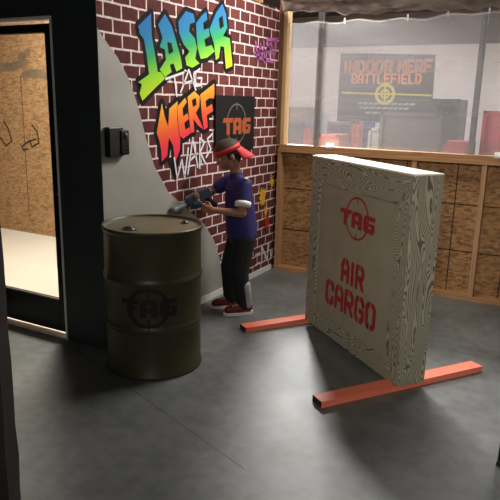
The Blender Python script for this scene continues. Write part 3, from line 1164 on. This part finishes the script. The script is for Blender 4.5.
def foot(c_near, c_far, label):
    a, b = Vector(c_near + (0,)), Vector(c_far + (0,))
    d = (b - a)
    L = d.length
    inv = Matrix.Rotation(-rz, 3, 'Z')
    bm = bmesh.new()
    box(bm, -0.046, 0.046, 0, L, 0.0005, 0.038)
    ang = math.atan2(d.y, d.x) - PI / 2 - rz
    Rm = Matrix.Rotation(ang, 3, 'Z')
    o_ = inv @ (a - pA)
    o = link('foot', bm, M_footorange, cp, bevel=0.002)
    o.location = o_
    o.rotation_euler = (0, 0, ang)
    tag(o, label)
    bm = bmesh.new()
    box(bm, -0.044, 0.044, -0.0012, 0.0008, 0.002, 0.0365)
    link('foot_end', bm, plain('dark end grain', (42, 26, 20), 0.8), o)


foot((-1.045, 2.780), (-0.362, 3.712), 'orange painted lumber foot under the near end')
foot((-1.905, 3.515), (-1.25, 4.43), 'orange painted lumber foot under the far end')

# ---- posts that cut into the frame
pe = thing('wooden_post', (-0.862, 0.63, 0), math.radians(38), 'dark brown rough post close by at the left edge', 'post')
bm = bmesh.new()
rnd = random.Random(2)
n = 40
ringsv = []
for k in range(n + 1):
    z = 2.6 * k / n
    j = lambda: (rnd.random() - 0.5) * 0.003
    ringsv.append([bm.verts.new((sx * 0.045 + j(), sy * 0.045 + j(), z)) for sx, sy in ((-1, -1), (1, -1), (1, 1), (-1, 1))])
for a, b in zip(ringsv, ringsv[1:]):
    for i in range(4):
        bm.faces.new((a[i], a[(i + 1) % 4], b[(i + 1) % 4], b[i]))
bm.faces.new(ringsv[0])
bm.faces.new(ringsv[-1])
link('post_shaft', bm, wood_material('dark brown post', (26, 14, 10), (38, 22, 16), 'z', 0.9), pe)
link('base_block', bx(-0.06, 0.04, -0.06, 0.04, 0.0, 0.05), plain('post base', (40, 26, 20), 0.8), pe)
pk = thing('steel_post', (-0.083, 2.712, 0), 0, 'black post whose foot shows at the right edge', 'post')
link('post_shaft', bx(-0.043, 0.043, -0.043, 0.043, 0.0, 2.6), M_blackmetal, pk, bevel=0.004)
link('base_plate', bx(-0.046, 0.046, -0.046, 0.046, 0.0, 0.02), M_black, pk)

# ---- scraps of paper on the sill
M_paper, nt_, bs_ = newmat('thin paper')
bs_.inputs['Base Color'].default_value = lin((246, 244, 240))
bs_.inputs['Roughness'].default_value = 0.8
tl_ = N(nt_, 'ShaderNodeBsdfTranslucent')
tl_.inputs[0].default_value = lin((246, 244, 240))
mx_ = N(nt_, 'ShaderNodeMixShader')
mx_.inputs[0].default_value = 0.6
nt_.links.new(bs_.outputs[0], mx_.inputs[1])
nt_.links.new(tl_.outputs[0], mx_.inputs[2])
nt_.links.new(mx_.outputs[0], nt_.nodes['Material Output'].inputs[0])
for px, w, lab in ((330, 0.075, 'small white paper folded over the sill below the orange red crate'), (499.5, 0.06, 'small white paper on the sill at the right edge of the photo')):
    q = on_y(px, 146, YB + 0.004)
    bm = bmesh.new()
    box(bm, q.x - w / 2, q.x + w / 2, YB - 0.001, YB + 0.003, 1.190, 1.238)
    box(bm, q.x - w / 2, q.x + w / 2, YB + 0.003, YB + 0.03, 1.2035, 1.2055)
    tag(link('paper_note', bm, M_paper), lab, 'paper')

# ================================================================== the boy
KF = Vector((-0.68, -0.733, 0)).normalized()
ang = math.atan2(KF.y, KF.x)
boy = thing('person', (-2.155, 3.865, 0), ang, 'person in purple jersey and red banded cap aiming a toy blaster beside the brick wall', 'person')
# local axes: +x forward, +y to his left (towards the camera), z up
M_skin = plain('skin', (158, 110, 86), 0.55, 0.06, 14)
M_jersey = plain('purple jersey', (38, 27, 92), 0.7, 0.12, 20)
M_trouser = plain('black trousers', (16, 16, 19), 0.8, 0.2, 20)
M_shoe = plain('red sneaker', (112, 18, 26), 0.5, 0.12, 20)
M_cap = plain('dark mottled cap', (66, 52, 40), 0.8, 0.5, 60)
M_capred = plain('red cap band', (206, 44, 46), 0.6, 0.1, 20)
M_hair = plain('dark brown hair', (46, 32, 24), 0.8, 0.3, 60)

LS, LE, LW = Vector((0.0, 0.135, 0.995)), Vector((0.035, 0.195, 0.80)), Vector((0.235, 0.125, 0.822))
RS, RE, RW = Vector((0.03, -0.13, 0.995)), Vector((0.175, -0.155, 0.905)), Vector((0.315, -0.01, 0.905))
HC = Vector((0.085, 0.0, 1.195))
HR = Matrix.Rotation(math.radians(24), 3, 'Y')      # chin tucked, looking down the barrel


def H(x, y, z):
    return HC + HR @ Vector((x, y, z))


bm = bmesh.new()
# trunk
limb(bm, (-0.03, -0.05, 0.62), (-0.03, 0.05, 0.62), 0.085, 0.085)
limb(bm, (-0.03, 0, 0.62), (-0.01, 0, 0.80), 0.095, 0.09)
limb(bm, (-0.005, -0.042, 0.92), (-0.005, 0.042, 0.92), 0.072, 0.072)
limb(bm, (-0.012, 0, 0.78), (-0.006, 0, 0.95), 0.082, 0.072)
limb(bm, RS + Vector((-0.01, 0.02, 0)), LS + Vector((0, -0.02, 0)), 0.045, 0.045)
limb(bm, (0.01, 0, 1.0), H(-0.02, 0, -0.04), 0.042, 0.038)
# arms
for s_, e_, w_ in ((LS, LE, LW), (RS, RE, RW)):
    limb(bm, s_, e_, 0.040, 0.031)
    limb(bm, e_, w_, 0.032, 0.022)
# legs
for hy, kn, an in ((0.075, (0.015, 0.085, 0.335), (-0.03, 0.085, 0.075)), (-0.075, (0.04, -0.085, 0.335), (0.02, -0.095, 0.075))):
    limb(bm, (-0.03, hy, 0.60), kn, 0.068, 0.048)
    limb(bm, kn, an, 0.047, 0.031)
    limb(bm, an, (an[0] + 0.11, an[1], 0.045), 0.032, 0.026)
# head
ball(bm, H(-0.008, 0, 0.028), (0.088, 0.072, 0.082), 3, HR)
ball(bm, H(0.025, 0, -0.025), (0.060, 0.058, 0.075), 3, HR)
ball(bm, H(0.052, 0, -0.078), (0.027, 0.028, 0.020), 2, HR)      # chin
ball(bm, H(0.072, 0, 0.022), (0.020, 0.050, 0.014), 2, HR)       # brow
limb(bm, H(0.082, 0, 0.005), H(0.097, 0, -0.022), 0.008, 0.012)  # nose
for s_ in (-1, 1):
    ball(bm, H(0.062, s_ * 0.034, -0.028), (0.024, 0.022, 0.024), 2, HR)   # cheeks
    ball(bm, H(-0.005, s_ * 0.071, -0.01), (0.018, 0.010, 0.028), 2, HR)   # ears
ball(bm, H(0.080, 0, -0.046), (0.010, 0.022, 0.006), 2, HR)      # upper lip
ball(bm, H(0.078, 0, -0.057), (0.010, 0.019, 0.006), 2, HR)      # lower lip


def hand(wr, fwd, up, side, curl):
    """palm, four unequal bent fingers and a thumb; they close round a grip"""
    fwd, up = Vector(fwd).normalized(), Vector(up)
    up = (up - fwd * up.dot(fwd)).normalized()          # across the knuckles, towards the thumb
    pal = fwd.cross(up) * side                          # the way the fingers curl
    c = wr + fwd * 0.038
    for k in range(4):
        o_ = up * (0.0215 - 0.0145 * k)
        limb(bm, wr + fwd * 0.004 + o_ * 0.5, wr + fwd * 0.058 + o_, 0.013, 0.0095)
    Ls = (0.026, 0.030, 0.028, 0.021)
    for k in range(4):
        p = wr + fwd * 0.060 + up * (0.0225 - 0.015 * k)
        a = 0.0
        for j, f in enumerate((1.0, 0.8, 0.6)):
            a += curl * (0.75 if j == 0 else 1.0)
            q = p + (fwd * math.cos(a) + pal * math.sin(a)) * (Ls[k] * f)
            limb(bm, p, q, 0.0078 - 0.0006 * j, 0.0072 - 0.0006 * j, 10)
            p = q
    t0 = wr + fwd * 0.016 + up * 0.018 + pal * 0.006
    t1 = t0 + (fwd * 0.5 + up * 0.75 + pal * 0.4).normalized() * 0.030
    t2 = t1 + (fwd * 0.85 + up * 0.15 + pal * 0.55).normalized() * 0.025
    limb(bm, t0, t1, 0.012, 0.009, 10)
    limb(bm, t1, t2, 0.0088, 0.0072, 10)


# the blaster runs forward and down between the two hands
GC = Vector((0.345, 0.055, 0.872))
GD = Vector((0.86, 0.10, -0.42)).normalized()
hand(LW, (0.90, -0.42, 0.12), (0.15, 0.0, 1.0), 1, 0.95)
hand(RW, (0.55, 0.78, -0.12), (0.55, -0.25, 0.8), -1, 0.8)
body = fuse('body', bm, M_skin, boy, 0.0042, 2)
for s_ in (-1, 1):
    bm = bmesh.new()
    ball(bm, H(0.076, s_ * 0.027, 0.003), 0.0095, 2)
    e = link('eye', bm, plain('eye white', (210, 205, 198), 0.3), boy, True)
    bm = bmesh.new()
    ball(bm, H(0.0835, s_ * 0.0275, 0.002), 0.0042, 2)
    link('iris', bm, plain('dark iris', (32, 22, 16), 0.2), e, True)
bm = bmesh.new()
limb(bm, H(0.0885, -0.018, -0.0515), H(0.0885, 0.018, -0.0515), 0.0022, 0.0022, 8)
link('mouth', bm, plain('lip line', (120, 66, 58), 0.6), boy, True)

# hair, shown under the cap at temple and nape
bm = bmesh.new()
ball(bm, H(-0.024, 0, 0.020), (0.083, 0.079, 0.070), 3, HR)
for s_ in (-1, 1):
    limb(bm, H(0.02, s_ * 0.070, 0.02), H(0.015, s_ * 0.070, -0.018), 0.010, 0.006)
limb(bm, H(-0.07, 0, 0.0), H(-0.055, 0, -0.055), 0.035, 0.024)
fuse('hair', bm, M_hair, boy, 0.006, 2)

# cap worn backwards: mottled crown, red band, red peak to the rear
bm = bmesh.new()
res = bmesh.ops.create_uvsphere(bm, u_segments=36, v_segments=18, radius=1)
for v in res['verts']:
    v.co = Vector((v.co.x * 0.101, v.co.y * 0.087, v.co.z * 0.082))
bmesh.ops.delete(bm, geom=[v for v in bm.verts if v.co.z < 0.0], context='VERTS')
for v in bm.verts:
    v.co = H(-0.006 + v.co.x, v.co.y, 0.040 + v.co.z)
cap = link('cap', bm, M_cap, boy, True)
cap.modifiers.new('thickness', 'SOLIDIFY').thickness = 0.004
bm = bmesh.new()
n = 40
for k in range(n):
    qs = []
    for t in (2 * PI * k / n, 2 * PI * (k + 1) / n):
        qs.append([H(-0.006 + r_ * 0.101 * math.cos(t), r_ * 0.087 * math.sin(t), z_) for r_, z_ in ((1.03, 0.030), (1.05, 0.050), (1.02, 0.066))])
    for j in range(2):
        bm.faces.new([bm.verts.new(c_) for c_ in (qs[0][j], qs[1][j], qs[1][j + 1], qs[0][j + 1])])
bmesh.ops.remove_doubles(bm, verts=bm.verts[:], dist=1e-5)
bd = link('cap_band', bm, M_capred, cap, True)
bd.modifiers.new('thickness', 'SOLIDIFY').thickness = 0.003
bm = bmesh.new()
pr = []
for i in range(17):
    t = PI - 1.15 + 2.3 * i / 16
    row = []
    for j in range(7):
        k = j / 6
        ext = 0.078 * k * math.cos((t - PI) * 1.15) ** 0.8 if abs(t - PI) < 1.3 else 0
        r_ = 1.0 + 0
        row.append(bm.verts.new(H(-0.006 + 0.101 * math.cos(t) - ext, 0.087 * math.sin(t) * (1 - 0.1 * k), 0.036 - 0.045 * k - 0.95 * ext - 0.03 * k * (math.sin(t)) ** 2)))
    pr.append(row)
for a, b in zip(pr, pr[1:]):
    for j in range(6):
        bm.faces.new((a[j], a[j + 1], b[j + 1], b[j]))
pk_ = link('cap_peak', bm, M_capred, cap, True)
pk_.modifiers.new('thickness', 'SOLIDIFY').thickness = 0.004

# jersey
bm = bmesh.new()
lathe(bm, [(0, 0.590), (0.118, 0.590), (0.124, 0.596), (0.123, 0.68), (0.118, 0.78), (0.112, 0.88), (0.104, 0.95), (0.080, 1.01), (0.0, 1.04)], 40)
for v in bm.verts:
    fold = 0.0035 * math.sin(5 * math.atan2(v.co.y, v.co.x) + 9 * v.co.z) * max(0, (0.8 - v.co.z) / 0.2)
    k = 1 + fold / 0.12
    v.co = Vector((v.co.x * 0.93 * k - 0.028 + 0.028 * min(1, max(0, (v.co.z - 0.6) / 0.35)), v.co.y * 1.18 * k, v.co.z))
limb(bm, RS + Vector((-0.005, 0.03, 0)), LS + Vector((0, -0.03, 0)), 0.056, 0.056)
limb(bm, (0.0, 0, 0.98), (0.022, 0, 1.045), 0.062, 0.052)
for s_, e_ in ((LS, LE), (RS, RE)):
    d = e_ - s_
    limb(bm, s_, s_ + d * 0.55, 0.056, 0.053)
jer = fuse('jersey', bm, M_jersey, boy, 0.0055, 10)
for s_, e_ in ((LS, LE),):
    d = e_ - s_
    bm = bmesh.new()
    zz = d.normalized()
    xx = Vector((1, 0, 0)); xx = (xx - zz * xx.dot(zz)).normalized(); yy_ = zz.cross(xx)
    q0 = s_ + d * 0.66
    lathe(bm, [(0.0, -0.016), (0.057, -0.016), (0.059, 0.0), (0.0585, 0.020), (0.045, 0.024), (0.0, 0.024)], 28)
    for v in bm.verts:
        v.co = q0 + xx * v.co.x + yy_ * v.co.y + zz * v.co.z
    link('sleeve_band', bm, M_white, jer, True)
bm = bmesh.new()
ball(bm, LS + Vector((0.0, 0.025, 0.050)), (0.016, 0.018, 0.008), 2)
link('shoulder_badge', bm, M_white, jer, True)

# trousers
bm = bmesh.new()
limb(bm, (-0.03, -0.045, 0.60), (-0.03, 0.045, 0.60), 0.100, 0.100)
for hy, kn, an in ((0.075, (0.012, 0.085, 0.335), (-0.03, 0.085, 0.085)), (-0.075, (0.037, -0.085, 0.335), (0.02, -0.095, 0.085))):
    limb(bm, (-0.03, hy * 0.85, 0.585), kn, 0.088, 0.070)
    limb(bm, kn, an, 0.069, 0.058)
tro = fuse('trousers', bm, M_trouser, boy, 0.006, 4)
bm = bmesh.new()
for (k0, a0) in (((-0.03, 0.114, 0.235), (-0.05, 0.109, 0.085)),):
    limb(bm, k0, a0, 0.040, 0.036, 16)
link('shin_stripe', bm, plain('pale grey stripe', (150, 152, 158), 0.7), tro, True)

# sneakers
for ax, ay in ((-0.03, 0.085), (0.02, -0.095)):
    bm = bmesh.new()
    limb(bm, (ax - 0.03, ay, 0.052), (ax + 0.03, ay, 0.056), 0.040, 0.042)
    limb(bm, (ax + 0.02, ay, 0.050), (ax + 0.125, ay, 0.040), 0.042, 0.031)
    limb(bm, (ax + 0.0, ay, 0.06), (ax - 0.005, ay, 0.09), 0.040, 0.042)
    sh = fuse('sneaker', bm, M_shoe, boy, 0.005, 3)
    bm = bmesh.new()
    o2 = []
    for i in range(28):
        t = 2 * PI * i / 28
        wq = 0.043 if math.cos(t) < 0.2 else 0.040
        o2.append((ax + 0.045 + 0.118 * math.cos(t), ay + wq * math.sin(t)))
    prism(bm, o2, lambda u, v, d: (u, v, d), 0.001, 0.024)
    link('sole', bm, M_white, sh, bevel=0.004)
    bm = bmesh.new()
    for k in range(4):
        limb(bm, (ax + 0.035 + 0.018 * k, ay - 0.018, 0.088 - 0.005 * k), (ax + 0.037 + 0.018 * k, ay + 0.018, 0.088 - 0.005 * k), 0.004, 0.004, 8)
    link('lace', bm, M_white, sh, True)

# ---- the toy blaster in his hands (a thing of its own)
gq = boy.matrix_basis.copy()
R3 = Matrix.Rotation(ang, 4, 'Z')
gl = thing('toy_blaster', (0, 0, 0), 0, 'dark blue grey toy blaster pointed down over the drum in both hands', 'toy blaster')
zax = GD.cross(Vector((0, 1, 0)))
xax = GD
yax = Vector((0, 1, 0))
yax = (yax - xax * yax.dot(xax)).normalized()
zax = xax.cross(yax)
gl.matrix_basis = Matrix.Translation(Vector((-2.155, 3.865, 0))) @ R3 @ Matrix.Translation(GC) @ Matrix((xax, yax, zax)).transposed().to_4x4()
M_gun = plain('slate toy plastic', (48, 62, 78), 0.4, 0.15, 20)
M_gun2 = plain('grey toy plastic', (112, 116, 120), 0.4, 0.1, 20)
link('receiver', bx(-0.135, 0.06, -0.022, 0.022, -0.016, 0.050), M_gun, gl, bevel=0.008)
bm = bmesh.new()
lathe(bm, [(0.0, 0.0), (0.017, 0.0), (0.017, 0.10), (0.026, 0.105), (0.026, 0.145), (0.014, 0.146), (0.014, 0.12), (0.0, 0.12)], 24)
for v in bm.verts:
    v.co = Vector((0.055 + v.co.z * 0.9, v.co.x, 0.022 + v.co.y))
link('muzzle', bm, M_gun2, gl, True)
bm = bmesh.new()
limb(bm, (-0.085, 0, -0.005), (-0.125, 0, -0.095), 0.019, 0.021, 14, 0.8)
link('grip', bm, M_black, gl, True)
bm = bmesh.new()
lathe(bm, [(0, 0), (0.034, 0.0), (0.038, 0.006), (0.038, 0.050), (0.034, 0.056), (0, 0.056)], 24)
for v in bm.verts:
    v.co = Vector((-0.03 + v.co.z, v.co.x, -0.014 + v.co.y))
link('dart_drum', bm, M_gun, gl, True)
link('top_rail', bx(-0.10, 0.05, -0.008, 0.008, 0.050, 0.064), M_gun2, gl, bevel=0.002)
bm = bmesh.new()
limb(bm, (-0.055, 0, -0.016), (-0.062, 0, -0.038), 0.005, 0.004, 8)
link('trigger', bm, M_paintred, gl, True)

# ================================================================== light
def area(name, loc, sx, sy, power, col, rot=(0, 0, 0)):
    d = bpy.data.lights.new(name, 'AREA')
    d.shape = 'RECTANGLE'
    d.size, d.size_y = sx, sy
    d.energy = power
    d.color = col
    o = bpy.data.objects.new(name, d)
    C.objects.link(o)
    o.location = loc
    o.rotation_euler = rot
    return o


def aim(o, target):
    o.rotation_euler = (Vector(target) - o.location).to_track_quat('-Z', 'Y').to_euler()


aim(area('tube_over_window', (-1.2, 4.5, 2.76), 1.2, 0.14, 62, (1.0, 0.97, 0.92)), (-2.2, 3.3, 1.0))
aim(area('battlefield_flood', (-3.0, 6.35, 2.35), 0.5, 0.25, 280, (1.0, 1.0, 0.98)), (-1.2, 3.0, 0.2))
area('battlefield_tube', (-2.6, 7.6, 2.97), 1.6, 0.3, 46, (0.95, 0.97, 1.0))
area('battlefield_tube', (0.2, 7.2, 2.97), 1.6, 0.3, 80, (0.95, 0.97, 1.0))
area('lobby_panel', (-3.9, 4.1, 2.95), 0.6, 0.6, 215, (1.0, 0.94, 0.86))
aim(area('rear_fill', (0.2, -1.6, 2.5), 1.2, 0.6, 17, (1.0, 0.97, 0.92)), (-1.0, 3.6, 1.0))  # added fill behind the camera, not a fixture of the room
nfill = area('narrow_fill', (0.3, -1.7, 2.6), 0.7, 0.4, 9, (1.0, 0.97, 0.9))  # added unseen fill, narrow beam to lift the panel and right side
nfill.data.spread = math.radians(48)
aim(nfill, (-0.35, 4.1, 0.7))

w = bpy.data.worlds.new('world')
S.world = w
w.use_nodes = True
w.node_tree.nodes['Background'].inputs[0].default_value = (0.02, 0.02, 0.02, 1)

S.view_settings.view_transform = 'Standard'
S.view_settings.look = 'None'
S.view_settings.exposure = 0.0
S.view_settings.gamma = 1.0
S.view_settings.use_curve_mapping = False
S.cycles.use_denoising = True
S.cycles.max_bounces = 8
S.cycles.transparent_max_bounces = 12
S.cycles.sample_clamp_indirect = 6
